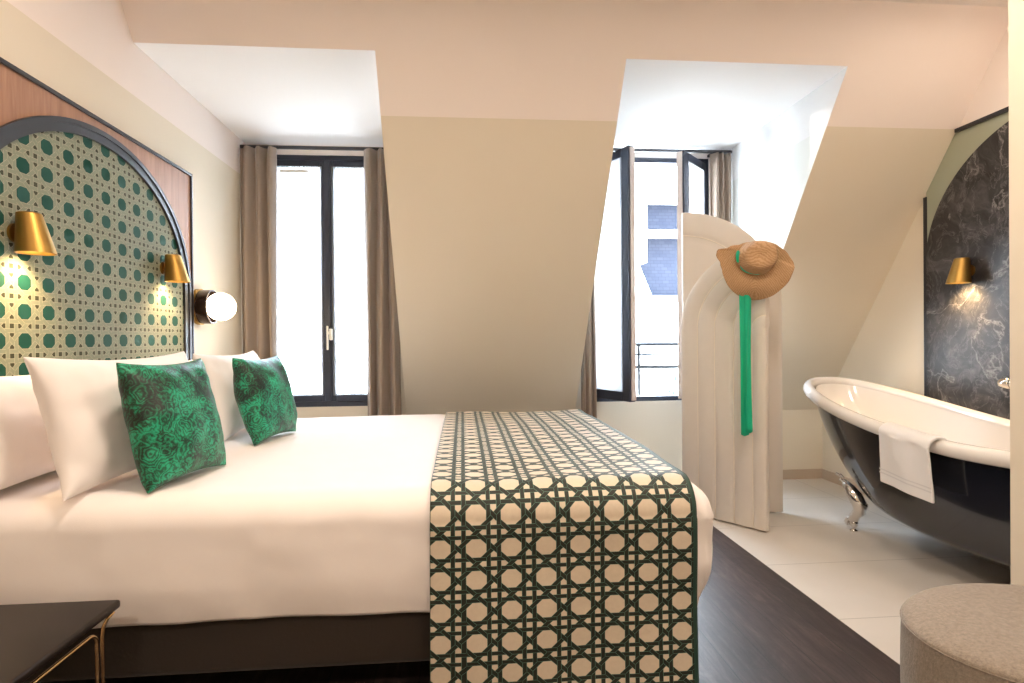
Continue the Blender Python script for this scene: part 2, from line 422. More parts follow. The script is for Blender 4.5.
# ------------------------------------------------------------------ curtains and rails
def curtain(x0, x1, y, z0, z1, folds, amp, label, cat='curtain', gather=.0, ph=0, group=None):
    bm = BM(); nu, nv = folds * 14, 30
    def f(u, v):
        z = z0 + (z1 - z0) * v
        s = 1 + gather * (1 - v)
        x = (x0 + x1) / 2 + (x1 - x0) * (u - .5) * (1 - gather * .6 * v)
        am = amp * (.75 + .5 * (1 - v)) * (.8 + .4 * noise(u * 3, ph))
        return (x + .006 * sin(v * 5 + u * 9), y + am * sin(2 * pi * folds * u + ph + .8 * noise(u * 4, v * 1.5, ph)), z)
    grid(bm, nu, nv, f)
    o = build('curtain', bm, M['taupe'], None, smooth=True, label=label, cat=cat)
    md = o.modifiers.new('thick', 'SOLIDIFY'); md.thickness = .003
    set_origin(o, ((x0 + x1) / 2, y, z0)); return o
curtain(-1.495, -1.250, 4.10, .01, 2.400, 3, .052, 'taupe curtain at the left side of the closed window', gather=.08, ph=.4)
curtain(-.665, -.420, 4.10, .01, 2.400, 3, .048, 'taupe curtain at the right side of the closed window', gather=.1, ph=2.0)
curtain(.845, .965, 4.13, .01, 2.428, 3, .026, 'taupe curtain at the left side of the open window, ending behind the bed foot', ph=1.1)
curtain(1.82, 1.965, 4.12, .01, 2.428, 3, .034, 'taupe curtain at the right side of the open window, above the arched screen', ph=.2)
for x0, x1, zr_, lab in ((a + .005, c1 - .003, 2.402, 'black curtain rail above the closed window'), (c2 + .005, c3 - .003, 2.430, 'black curtain rail above the open window')):
    r = empty('curtain_rail', ((x0 + x1) / 2, 4.13, zr_)); tag(r, lab, 'curtain rail')
    build('rail', bx(x0, x1, 4.122, 4.142, zr_, zr_ + .022, bev=.003), M['black'], r)
    for x in (x0 + .12, x1 - .12): build('bracket', bx(x - .01, x + .01, 4.14, D, zr_ + .008, zr_ + .026, bev=.002), M['black'], r)

# ------------------------------------------------------------------ headboard
HC, HA, HB, HZ = 2.560, .768, .605, 1.355
def ell(c, aa, bb, zs, n=40, z0=0):
    return [(c - aa, z0), ] + [(c - aa * cos(pi * k / n), zs + bb * sin(pi * k / n)) for k in range(n + 1)] + [(c + aa, z0)]
hb = empty('headboard', (a, HC, 0)); tag(hb, 'walnut wall headboard with black arch around a green cane print', 'headboard')
XF = a + .020
def ring_panel(bm, outer, inner, x0, x1):
    n = len(outer)
    V = [[bm.verts.new((x, *p)) for p in L] for x in (x0, x1) for L in (outer, inner)]
    o0, i0, o1, i1 = V
    for k in range(n - 1):
        for q in ((o1[k], o1[k + 1], i1[k + 1], i1[k]), (o0[k], i0[k], i0[k + 1], o0[k + 1]), (o0[k], o0[k + 1], o1[k + 1], o1[k]), (i0[k], i1[k], i1[k + 1], i0[k + 1])): bm.faces.new(q)
    for k in (0, n - 1): bm.faces.new((o0[k], o1[k], i1[k], i0[k]))
    return bm
PT = 2.008
def project_rect(p, c, w, top):
    # push an arch point out to the rectangle outline, keeping order
    y, z = p
    if z <= .001: return (c - w if y < c else c + w, z)
    dy = y - c; dz = max(z - 1.0, 1e-4)
    s = min(w / max(abs(dy), 1e-6), (top - 1.0) / dz)
    return (c + dy * s, 1.0 + dz * s)
arch_o = ell(HC, HA, HB, HZ, 60); PW = .800
outer = [project_rect(p, HC, PW - .012, PT - .012) for p in arch_o]
# insert exact corners by snapping the nearest points
for sg in (-1, 1):
    cy = HC + sg * (PW - .012); k = min(range(len(outer)), key=lambda i: hypot(outer[i][0] - cy, outer[i][1] - PT + .012)); outer[k] = (cy, PT - .012)
build('veneer_panel', ring_panel(BM(), outer, arch_o, a + .001, XF), M['veneer'], hb, angle=40)
inner = ell(HC, HA - .058, HB - .052, HZ, 60)
mid = ell(HC, HA - .022, HB - .02, HZ, 60)
bm = ring_panel(BM(), arch_o, mid, a + .001, a + .032)
build('arch_moulding', bm, M['black'], hb, angle=40)
bm = ring_panel(BM(), mid, inner, a + .001, a + .026)
build('inner_moulding', bm, M['black'], hb, angle=40)
bm = prism(BM(), inner, 'X', a + .001, a + .014); build('cane_print_panel', bm, M['panel'], hb)
bm = BM()
for (y0, y1, z0, z1) in ((HC - PW, HC - PW + .012, 0, PT), (HC + PW - .012, HC + PW, 0, PT), (HC - PW, HC + PW, PT - .014, PT)):
    box(bm, a + .001, a + .030, y0, y1, z0, z1)
build('edge_trim', bm, M['black'], hb)

# ------------------------------------------------------------------ wall lamps
def cone_lamp(name, loc, rz, label, power, mat):
    """local: wall at x=0, sticking out to +x; origin on the wall at the middle of the cone"""
    r = empty(name, loc, (0, 0, rz)); tag(r, label, 'wall lamp')
    bm = BM(); n = 40; h = .068
    def ringf(v, inset=0):
        rad = (.035 + (.057 - .035) * v) - inset; cx = .012 + rad + inset
        return rad, cx, h - 2 * h * v
    prof = []
    V = []
    vs = [0, .03, .5, 1.0]
    rings = []
    for v in vs:
        rad, cx, z = ringf(v)
        if v == 0: rad -= .005
        rings.append((rad, cx, z))
    inn = [(.054, .069, -h), (.051, .068, -h + .010), (.028, .050, h - .02)]
    allr = [(rd, cx, z) for rd, cx, z in rings] + inn
    pr = None
    for rd, cx, z in allr:
        cur = [bm.verts.new((cx + rd * cos(2 * pi * k / n), rd * sin(2 * pi * k / n), z)) for k in range(n)]
        if pr is None: bm.faces.new(cur)
        else:
            for k in range(n): bm.faces.new((pr[k], pr[(k + 1) % n], cur[(k + 1) % n], cur[k]))
        pr = cur
    bm.faces.new(pr[::-1])
    build('lamp_shade', bm, mat, r, angle=35, local=True)
    bm = BM(); lathe(bm, [(0, 0), (.032, 0), (.032, .008), (.012, .010), (.012, .020), (0, .020)], 28, Matrix.Translation((0, 0, .0)) @ Matrix.Rotation(pi / 2, 4, 'Y'))
    build('wall_mount', bm, mat, r, angle=35, local=True)
    bm = BM(); lathe(bm, [(0, -.004), (.032, 0), (.032, .006), (0, .008)], 24, Matrix.Translation((.068, 0, -h + .014)))
    build('bulb', bm, M['bulb'], r, smooth=True, local=True)
    L = bpy.data.lights.new('lamp_light', 'SPOT'); L.energy = power; L.color = (1, .66, .32); L.shadow_soft_size = .03; L.spot_size = R(125); L.spot_blend = .7
    lo = bpy.data.objects.new('lamp_light', L); link(lo); lo.parent = r; lo.location = (.068, 0, -h + .004); lo.rotation_euler = (0, R(18), 0)
    return r
cone_lamp('wall_lamp', (a + .015, 2.085, 1.455), 0, 'brass cone wall lamp on the cane print, nearest the camera', 14, M['brass'])
cone_lamp('wall_lamp', (a + .015, 3.06, 1.455), 0, 'brass cone wall lamp on the cane print, beside the globe sconce', 12, M['brass'])

sc = empty('globe_sconce', (a, 3.475, 1.285)); tag(sc, 'round wall sconce with black cup and glowing opal globe', 'wall lamp')
RY = Matrix.Translation((a, 3.475, 1.285)) @ Matrix.Rotation(pi / 2, 4, 'Y')
build('backplate', lathe(BM(), [(0, .001), (.103, .001), (.103, .022), (0, .022)], 48, RY), M['brass'], sc, angle=35)
build('cup', lathe(BM(), [(.03, .022), (.095, .022), (.097, .03), (.097, .085), (.088, .085), (.088, .034), (.03, .034)], 48, RY, close=True), plain('dark_bronze', (.05, .03, .022), .25, .6), sc, angle=35)
bm = BM(); lathe(bm, [(.08 * sin(pi * k / 20), 128e-3 - .08 * cos(pi * k / 20)) for k in range(21)], 40, RY)
build('opal_globe', bm, M['globe'], sc, smooth=True)
L = bpy.data.lights.new('sconce_light', 'POINT'); L.energy = 5; L.color = (1, .78, .5); L.shadow_soft_size = .08
lo = bpy.data.objects.new('sconce_light', L); link(lo); lo.parent = sc; lo.location = (.235, 0, 0)

# ------------------------------------------------------------------ marble arch panel on the right wall
MP = empty('marble_panel', (b, 2.445, 0)); tag(MP, 'black marble arch in a sage green panel behind the bathtub', 'wall panel')
poly = [(1.76, 0), (3.235, 0), (3.235, sl_z := (Y0 - 3.235) * m_ - .004), (3.020, PZ - .006), (1.76, PZ - .006)]
bm = prism(BM(), poly, 'X', b - .008, b - .001); build('sage_board', bm, M['sage'], MP)
# arch, clipped by roof slope
arc = [(2.445 - .79 * cos(pi * k / 60), 1.50 + .695 * sin(pi * k / 60)) for k in range(61)]
arc = [(y, min(z, (Y0 - y) * m_ - .01)) for y, z in arc if y > 1.76]
bm = prism(BM(), [(1.76, 0)] + [(1.76, arc[0][1])] + arc + [(3.235, 0)], 'X', b - .014, b - .002); build('marble_slab', bm, M['marble'], MP)
bm = BM(); box(bm, b - .014, b - .001, 3.228, 3.250, 0, (Y0 - 3.253) * m_ - .004); build('side_trim', bm, M['black'], MP)
bm = BM(); box(bm, b - .022, b - .001, 1.76, 3.018, PZ - .020, PZ); build('top_trim', bm, M['black'], MP)
cone_lamp('wall_lamp', (b - .014, 2.93, 1.435), pi, 'brass cone wall lamp on the black marble above the bathtub', 22, M['brass_dark'])
# wall tap
tp = empty('bath_tap', (b - .014, 2.45, .85)); tag(tp, 'chrome wall tap at the right end of the bathtub', 'tap')
bm = BM(); tube(bm, [(2.66, 2.28, .85), (2.66, 2.62, .85)], .022, 20); build('mixer_body', bm, M['chrome'], tp, angle=40)
bm = BM(); lathe(bm, [(0, 0), (.024, 0), (.028, .01), (.026, .05), (.018, .062), (.012, .07), (0, .072)], 24, Matrix.Translation((2.66, 2.622, .85)) @ Matrix.Rotation(-pi / 2, 4, 'X')); build('tap_handle', bm, M['chrome'], tp, angle=40)
bm = BM(); lathe(bm, [(0, 0), (.024, 0), (.028, .01), (.026, .05), (.018, .062), (.012, .07), (0, .072)], 24, Matrix.Translation((2.66, 2.278, .85)) @ Matrix.Rotation(pi / 2, 4, 'X')); build('tap_handle', bm, M['chrome'], tp, angle=40)
for y in (2.36, 2.54):
    bm = BM(); lathe(bm, [(0, .001), (.032, .001), (.032, .006), (.016, .01), (.016, .075), (0, .075)], 24, Matrix.Translation((b - .014, y, .85)) @ Matrix.Rotation(-pi / 2, 4, 'Y')); build('wall_flange', bm, M['chrome'], tp, angle=40)
bm = BM(); tube(bm, [(2.66, 2.45, .84), (2.64, 2.45, .81), (2.60, 2.45, .79), (2.55, 2.45, .78), (2.52, 2.45, .76)], .014, 14); build('spout', bm, M['chrome'], tp, smooth=True)

# ------------------------------------------------------------------ bathtub
CX, TY0, TY1 = 2.36, 1.79, 3.615
BCY = 2.47
def rimz(y):
    u = max(0, min(1, (y - 2.25) / (3.62 - 2.25))); w = max(0, (2.15 - y) / .35)
    return .606 + .185 * u ** 1.6 + .015 * w * w
def rim(ph, off=0):
    cy = (TY0 + TY1) / 2; hl = (TY1 - TY0) / 2 + off; hw = .328 + off
    cx_, sx_ = cos(ph), sin(ph)
    e = .86
    x = CX + hw * math.copysign(abs(cx_) ** e, cx_); y = cy + hl * math.copysign(abs(sx_) ** e, sx_)
    return Vector((x, y, rimz(y)))
def bot(ph, off=0, z=.165):
    hl = .60 + off; hw = .255 + off
    cx_, sx_ = cos(ph), sin(ph); e = .9
    return Vector((CX + hw * math.copysign(abs(cx_) ** e, cx_), BCY + hl * math.copysign(abs(sx_) ** e, sx_), z))
tub = empty('bathtub', (CX, 2.775, 0)); tag(tub, 'black claw foot slipper bathtub with a white rolled rim', 'bathtub')
def shell(off, zb, n=96, nv=26, z_in=0):
    bm = BM(); V = []
    for j in range(nv):
        s = j / (nv - 1)
        row = []
        for i in range(n):
            ph = 2 * pi * i / n; r_, b_ = rim(ph, off), bot(ph, off, zb)
            hfac = sin(s * pi / 2) ** .80 * .55 + s * .45
            vfac = s ** 1.18
            p = b_.lerp(r_, hfac); p.z = b_.z + (r_.z - b_.z) * vfac
            row.append(bm.verts.new(p))
        V.append(row)
    for j in range(nv - 1):
        for i in range(n): bm.faces.new((V[j][i], V[j][(i + 1) % n], V[j + 1][(i + 1) % n], V[j + 1][i]))
    # rounded bottom
    prev = V[0]
    for k in (1, 2, 3):
        sc_ = [.86, .55, .0][k - 1]; dz = [-.022, -.03, -.032][k - 1]
        if sc_ == 0:
            cpt = bm.verts.new((CX, BCY, zb + dz))
            for i in range(n): bm.faces.new((prev[(i + 1) % n], prev[i], cpt))
        else:
            cur = [bm.verts.new((CX + (v.co.x - CX) * (sc_ if k == 1 else .64), BCY + (v.co.y - BCY) * (sc_ if k == 1 else .64), zb + dz)) for v in prev]
            for i in range(n): bm.faces.new((prev[(i + 1) % n], prev[i], cur[i], cur[(i + 1) % n]))
            prev = cur
    return bm
build('tub_body', shell(-.016, .175), M['tubblack'], tub, smooth=True)
build('tub_basin', shell(-.036, .215), M['enamel'], tub, smooth=True, label='white enamel inside')
bm = BM(); n = 120; path = [rim(2 * pi * i / n, .004) for i in range(n)]
V = []
for i, p in enumerate(path):
    tg = (path[(i + 1) % n] - path[i - 1]); tg.normalize()
    outw = tg.cross(Vector((0, 0, 1))).normalized(); up = outw.cross(tg).normalized()
    if up.z < 0: up = -up
    ring = []
    for k in range(14):
        an = 2 * pi * k / 14
        ring.append(bm.verts.new(p + outw * (.033 * cos(an)) + up * (.034 * sin(an))))
    V.append(ring)
for i in range(n):
    A_, B_ = V[i], V[(i + 1) % n]
    for k in range(14): bm.faces.new((A_[k], A_[(k + 1) % 14], B_[(k + 1) % 14], B_[k]))
build('tub_rim', bm, M['enamel'], tub, smooth=True, label='white rolled rim')
def claw(sx, y, sy):
    """claw foot at the tub corner; sx and sy point outwards"""
    bm = BM(); X_ = CX + sx * .185
    P_ = lambda dx, dy, z: (X_ + sx * dx, y + sy * dy, z)
    tube(bm, [P_(.040, .046, .275), P_(.034, .010, .240), P_(.022, -.025, .200), P_(.006, -.040, .158), P_(.000, -.025, .122), P_(.002, .002, .095), P_(.006, .020, .066), P_(.006, .022, .045)],
         [.014, .030, .037, .039, .032, .026, .028, .020], 14)
    for k in (-1, 0, 1):      # three toes curling over the ball
        tube(bm, [P_(.004 + k * .012, .004, .075), P_(.008 + k * .018, .034, .066), P_(.010 + k * .020, .046, .046), P_(.008 + k * .017, .040, .026)], [.010, .012, .011, .005], 8)
    lathe(bm, [(0, .0), (.019, .0), (.021, .006), (.010, .012), (.012, .022), (.021, .034), (.022, .050), (.012, .064), (0, .068)], 16, Matrix.Translation(P_(.006, .014, 0)))
    for k in range(5):        # acanthus leaves on the plate
        q = k / 4; c_ = Vector(P_(.048 - .024 * q, .062 - .085 * q, .295 - .10 * q))
        for w_s in (-1, 1):
            tube(bm, [c_, c_ + Vector((sx * .014, w_s * .018, .012)), c_ + Vector((sx * .006, w_s * .034, .002))], [.006, .008, .003], 7)
    build('claw_foot', bm, M['chrome'], tub, smooth=True)
for sx in (-1, 1):
    claw(sx, 3.07, 1); claw(sx, 1.99, -1)
# towel over the near rim
bm = BM()
def tw(u, v):
    # v along the drape: 0 inside hem, 1 outside hem ; u along y
    y = 2.325 + u * .300
    p = Vector((CX - .333, y, rimz(y)))
    L_in, L_out = .10, .235; r_ = .050
    tot = L_in + pi * r_ + L_out; s = v * tot
    # outward = -x
    if s < L_in: off = r_ - .0; dx = off + (L_in - s) * .35; z = -(L_in - s)
    elif s < L_in + pi * r_:
        an = (s - L_in) / r_; dx = r_ * cos(an); z = r_ * sin(an) * .82
    else:
        q = s - L_in - pi * r_; dx = -r_ + q * .06 ; z = -q
    w = .004 * sin(u * 9 + v * 4) + .003 * noise(u * 5, v * 5)
    return (p.x + dx - (w if s > L_in + pi * r_ else 0) - .002, y + .008 * (v - .5) * (u - .5) * 2, p.z + z)
grid(bm, 40, 60, tw)
o = build('towel', bm, M['towel'], None, smooth=True, label='white folded bath towel hanging over the bathtub rim', cat='towel')
md = o.modifiers.new('thick', 'SOLIDIFY'); md.thickness = .012; md.offset = 0
md = o.modifiers.new('bev', 'BEVEL'); md.width = .004; md.segments = 3
# woven band near the hem
set_origin(o, (CX - .38, 2.49, .4))
bandm = BM()
for q in (.045, .060):
    V0 = [bandm.verts.new((tw(u / 30, 1 - q / .45)[0] - .0075, tw(u / 30, 1)[1], tw(u / 30, 1 - q / .45)[2])) for u in range(31)]
    V1 = [bandm.verts.new((v.co.x, v.co.y, v.co.z - .006)) for v in V0]
    for k in range(30): bandm.faces.new((V0[k], V0[k + 1], V1[k + 1], V1[k]))
bd = build('woven_band', bandm, plain('towel_band', (.74, .73, .75), .9), o)

# ------------------------------------------------------------------ arched folding screen
def arch_panel(P0, P1, side, Z0, Z1, seams, th=.030, pz=.010):
    """quarter arch: side=1: spring (low, Z0) at P0, apex Z1 at P1; side=-1 mirrored; seams: radius fractions"""
    P0, P1 = Vector(P0), Vector(P1); d = (P1 - P0); Lw = d.length; d.normalize(); nrm = Vector((d.y, -d.x, 0))
    if nrm.y > 0: nrm = -nrm
    aa, bb = Lw, Z1 - Z0; na = 26; nz = 14
    def pt(rho, s, h):
        if s < .5: xx = aa - rho * aa; z = .012 + (Z0 - .012) * s / .5
        else:
            th_ = (s - .5) / .5 * pi / 2; xx = aa - rho * aa * cos(th_); z = Z0 + rho * bb * sin(th_)
        if side < 0: xx = Lw - xx
        p = P0 + d * xx + nrm * h; return (p.x, p.y, z)
    sset = [i / nz * .5 for i in range(nz)] + [.5 + i / na * .5 for i in range(na + 1)]
    br_ = [0] + sorted(seams) + [1]; rh = []
    for k in range(len(br_) - 1):
        for q in range(10): rh.append((br_[k] + (br_[k + 1] - br_[k]) * q / 10, sqrt(max(0, sin(pi * q / 10)))))
    rh.append((1, 0)); NR = len(rh) - 1
    bm = BM(); sheets = []
    for sg in (1, -1):
        rows = [[bm.verts.new(pt(max(rho, .004), s, sg * (th / 2 + pz * h))) for s in sset] for rho, h in rh]
        for i in range(NR):
            for j in range(len(sset) - 1): bm.faces.new((rows[i][j], rows[i + 1][j], rows[i + 1][j + 1], rows[i][j + 1]))
        sheets.append(rows)
    A, B = sheets
    for j in range(len(sset) - 1):
        bm.faces.new((A[NR][j], A[NR][j + 1], B[NR][j + 1], B[NR][j])); bm.faces.new((A[0][j], B[0][j], B[0][j + 1], A[0][j + 1]))
    for i in range(NR):
        bm.faces.new((A[i][0], B[i][0], B[i + 1][0], A[i + 1][0])); bm.faces.new((A[i][-1], A[i + 1][-1], B[i + 1][-1], B[i][-1]))
    panel = build('screen_panel', bm, M['scr'], SCR, smooth=True, angle=60)
    for rho in sorted(seams):
        bm = BM(); tube(bm, [pt(rho, s, th / 2 + .001) for s in sset], .0026, 6)
        build('piping', bm, M['pipe'], panel, smooth=True)
SCR = empty('folding_screen', (1.66, 3.4, 0)); tag(SCR, 'cream upholstered two panel folding screen with arched tops', 'folding screen')
arch_panel((1.372, 3.545, 0), (1.685, 3.105, 0), 1, 1.135, 1.615, (.79, .58, .36, .15))
arch_panel((1.390, 3.590, 0), (1.958, 3.445, 0), -1, 1.31, 1.872, (.74,))
for z in (.25, .7, 1.08): build('hinge', bx(1.377, 1.390, 3.562, 3.580, z - .03, z + .03, bev=.003), M['brass'], SCR)

# ------------------------------------------------------------------ straw hat on the screen corner
def cam_dir(x, y):
    f, yaw, pitch, roll = 584.67, .0851739, -.0047696, .0083136
    u = (x - 512) / f; w = (341.5 - y) / f
    c, s = cos(roll), sin(roll); u, w = c * u + s * w, -s * u + c * w
    c, s = cos(pitch), sin(pitch); Y = c - s * w; Z = s + c * w
    c, s = cos(yaw), sin(yaw); return Vector((c * u + s * Y, -s * u + c * Y, Z))
hat_c = Vector((1.580, 3.045, 1.459))
hat = empty('straw_hat', hat_c); tag(hat, 'natural straw sun hat hung on the corner of the screen', 'hat')
nrm = Vector((-.42, -1.0, .02)).normalized(); rt = Vector((0, 0, 1)).cross(nrm).normalized(); rt = -rt if rt.x < 0 else rt
up = nrm.cross(rt); up = -up if up.z < 0 else up
HM = Matrix((rt, up, nrm)).transposed().to_4x4()
OUT = [(2, 115), (20, 106), (42, 98), (66, 92), (90, 84), (118, 88), (139, 104), (152, 127), (158, 124), (170, 104), (183, 97), (200, 94), (220, 94), (250, 96), (280, 99), (308, 103), (341, 110)]
def rout(deg):
    deg %= 360; L_ = [(OUT[-1][0] - 360, OUT[-1][1])] + OUT + [(OUT[0][0] + 360, OUT[0][1])]
    for (a0, r0), (a1, r1) in zip(L_, L_[1:]):
        if a0 <= deg <= a1:
            q = (deg - a0) / (a1 - a0); q = q * q * (3 - 2 * q); return (r0 + (r1 - r0) * q) * .00170
    return .17
CR, CH, OX, OY, LX, LY = .096, .100, .006, .052, .022, .004
def crown(th, r_, z): return (OX + r_ * cos(th) + LX * z / CH, OY + r_ * sin(th) * .95 + LY * z / CH, z)
def hatpt(u, v):
    th = 2 * pi * u
    if v < .45:
        q = v / .45
        if q < .6: r_ = CR * .80 * sin(q / .6 * pi / 2); h = CH - .022 * (q / .6) ** 3 - .012 * math.exp(-(r_ / .03) ** 2)
        else:
            k = (q - .6) / .4; r_ = CR * (.80 + .20 * k ** .6); h = (CH - .022) * (1 - k ** 1.1)
        x, y, z = crown(th, r_, h); x += .004 * noise(cos(th) * 1.5, sin(th) * 1.5, z * 20); y += .004 * noise(cos(th) * 1.5, sin(th) * 1.5, z * 20 + 5)
    else:
        k = (v - .45) / .55; ro = rout(math.degrees(th)); xo, yo = ro * cos(th), ro * sin(th)
        xi, yi, _ = crown(th, CR, 0); x = xi + (xo - xi) * k; y = yi + (yo - yi) * k
        low = math.exp(-((th - 4.7) / 1.1) ** 2); tip = math.exp(-((th - 2.7) / .35) ** 2); rgt = math.exp(-((th - 6.0) / .7) ** 2)
        z = .012 * k * sin(2 * th + 1) - .035 * k ** 2 * low + .045 * k ** 2 * tip + .035 * k * k * rgt + .020 * sin(pi * k) * low + .006 * k * noise(cos(th) * 2, sin(th) * 2, 3)
    return HM @ Vector((x, y, z))
bm = BM(); grid(bm, 120, 52, hatpt, closed_u=True); bmesh.ops.remove_doubles(bm, verts=bm.verts[:], dist=.0004)
me_o = build('hat_body', bm, M['straw'], hat, smooth=True, local=True)
md = me_o.modifiers.new('t', 'SOLIDIFY'); md.thickness = .004; md.offset = -1
def band(u, v):
    th = 2 * pi * u; z = .008 + .026 * v; x, y, z = crown(th, CR * 1.012 * (1 - .03 * v), z); return HM @ Vector((x, y, z))
bm = BM(); grid(bm, 64, 6, band, closed_u=True); build('hat_band', bm, M['ribbon'], hat, smooth=True, local=True)
# knot of the ribbon on the left of the crown
bm = BM()
def knot(u, v):
    th = 2 * pi * u; ph = pi * v; return HM @ Vector((OX - CR * .93 + .012 * cos(th) * sin(ph), OY + .012 + .034 * cos(ph), .026 + .014 * sin(th) * sin(ph) + .004 * sin(3 * th)))
grid(bm, 20, 12, knot, closed_u=True); bmesh.ops.remove_doubles(bm, verts=bm.verts[:], dist=.0004); build('ribbon_knot', bm, M['ribbon'], hat, smooth=True, local=True)
# ribbon tails hanging from the band over/below the brim
def tail(x0, x1, zt, zb, y, ph, nm):
    bm = BM()
    def f(u, v):
        z = zt + (zb - zt) * v
        w0 = (x1 - x0) * (1 + .1 * sin(v * 4 + ph)); xm = (x0 + x1) / 2 + .005 * sin(v * 5 + ph) + .010 * v
        zz = z - (.010 * (1 - abs(u - .5) * 2) if v > .98 else 0)
        return (xm + (u - .5) * w0, y + .005 * sin(u * 5 + v * 6 + ph) - .02 * v * 0, zz)
    grid(bm, 9, 46, f); o = build(nm, bm, M['ribbon'], hat, smooth=True)
    md = o.modifiers.new('t', 'SOLIDIFY'); md.thickness = .0008
tail(1.512, 1.560, 1.44, .552, 3.085, 0, 'ribbon_tail')
tail(1.535, 1.572, 1.44, .570, 3.075, 1.3, 'ribbon_tail')

# ------------------------------------------------------------------ bed
bed = empty('bed', (-.4, 2.6, 0)); tag(bed, 'double bed with a dark brown velvet base and white mattress', 'bed')
YN, YF = 1.775, 3.415; XH, XE = -1.44, .675
build('bed_base', bx(XH, XE + .030, YN - .03, YF + .03,   .124, .365, bev=.028, seg=4), M['velvet'], bed, angle=35)
build('mattress', bx(XH, XE - .03, YN + .03, YF - .03, .375, .60, bev=.05, seg=5), M['linen'], bed, smooth=True)
for x in (XH + .12, XE - .12):
    for y in (YN + .12, YF - .12):
        bm = BM(); lathe(bm, [(0, 0), (.022, 0), (.032, .124), (0, .124)], 16, Matrix.Translation((x, y, 0))); build('leg', bm, M['black'], bed, angle=40)
def drape(x, y, top, r, fx, fy0, fy1, dmax, puff=0):
    """drape arclength coords (x,y) over the bed block; returns point"""
    du = max(0, x - fx); dv = (y - fy1) if y > fy1 else ((y - fy0) if y < fy0 else 0)
    d = hypot(du, dv)
    if d < 1e-9: return Vector((x, y, top)), Vector((0, 0, 1))
    nx, ny = du / d, dv / d; d = min(d, dmax)
    if d < r * pi / 2:
        ho = r * sin(d / r); dr = r * (1 - cos(d / r)); N = Vector((nx * sin(d / r), ny * sin(d / r), cos(d / r)))
    else: ho = r; dr = r + d - r * pi / 2; N = Vector((nx, ny, 0))
    return Vector((min(x, fx) + nx * ho, min(max(y, fy0), fy1) + ny * ho, top - dr)), N
# duvet
TOP = .648; rr = .085
fx, fy0, fy1 = .668, YN + .01, YF - .01
dmf = rr * pi / 2 + (.648 - .085 - .385)
dm = rr * pi / 2 + (.648 - .085 - .298)
bm = BM()
def duv(u, v):
    x = -1.43 + u * (fx + dmf + 1.43); y = fy0 - dm + v * (fy1 - fy0 + 2 * dm)
    du_, dv_ = max(0, x - fx), max(fy0 - y, y - fy1, 0); hd = hypot(du_, dv_) or 1
    p, N = drape(x, y, TOP, rr, fx, fy0, fy1, (dmf * du_ + dm * dv_) / hd if hd < 1 else dm)
    k = .012 * noise(x * 1.6, y * 1.8, 1) + .005 * noise(x * 5, y * 5, 4) + .0015 * noise(x * 16, y * 16, 7)
    # crown in the middle of the bed
    k += .010 * (1 - ((y - 2.6) / .9) ** 2) if N.z > .9 else 0
    if p.z < .62 and p.x > .66: k += (.022 + .008 * sin(y * 7 + 1) + .014 * noise(y * 6, p.z * 6, 9)) * min(1, (.62 - p.z) / .08) * min(1, (p.x - .66) / .06)
    if p.z < .42: k += (.006 * noise(x * 7, y * 7, 2) - .014) * ((.42 - p.z) / .12) ** 2
    p += N * k
    if p.z < .45: p.z += .008 * noise(x * 3, y * 3, 5) * (.45 - p.z) / .15
    return p
grid(bm, 240, 250, duv); bmesh.ops.remove_doubles(bm, verts=bm.verts[:], dist=.0005)
o = build('duvet', bm, M['linen'], None, smooth=True, label='smooth white duvet covering the bed', cat='duvet')
md = o.modifiers.new('t', 'SOLIDIFY'); md.thickness = .018; md.offset = -1
set_origin(o, (-.4, 2.6, .3))
# runner
bm = BM(); RX0, RX1 = -.096, .693; uvl = bm.loops.layers.uv.new('UVMap'); uvs = {}
dmr = rr * pi / 2 + (.655 - .085 - .045)
NU, NV = 90, 330
def run(u, v):
    x = RX0 + u * (RX1 - RX0); y = fy0 - dmr + v * (fy1 - fy0 + 2 * dmr)
    p, N = drape(min(x, fx), y, TOP, rr + .0, fx, fy0, fy1, dmr)
    p.x = x + (.004 * (TOP - p.z) / .6 * -1 if x < 0 else .012 * (TOP - p.z) * 0)
    # duvet surface offset
    k = .012 * noise(x * 1.6, y * 1.8, 1) + .005 * noise(x * 5, y * 5, 4)
    k += .010 * (1 - ((y - 2.6) / .9) ** 2) if N.z > .9 else 0
    dz = max(0, x - fx)
    p += N * (k + .010)
    p.z -= dz * dz * 2.2
    if p.z < .55: p.y += -.004 - .010 * (.55 - p.z) * sin(x * 11 + .5) * (1 if y < 2.6 else -1)
    return p
vv = [[bm.verts.new(run(i / (NU - 1), j / (NV - 1))) for j in range(NV)] for i in range(NU)]
for i in range(NU - 1):
    for j in range(NV - 1):
        f = bm.faces.new((vv[i][j], vv[i + 1][j], vv[i + 1][j + 1], vv[i][j + 1]))
        for lp, (a_, b_) in zip(f.loops, ((i, j), (i + 1, j), (i + 1, j + 1), (i, j + 1))):
            lp[uvl].uv = (a_ / (NU - 1) * (RX1 - RX0), b_ / (NV - 1) * (fy1 - fy0 + 2 * dmr) + .01)
o = build('bed_runner', bm, M['runner'], None, smooth=True, label='green and cream cane print bed runner across the foot of the bed', cat='bed runner')
md = o.modifiers.new('t', 'SOLIDIFY'); md.thickness = .004; md.offset = 1
set_origin(o, (.3, 2.6, .05))

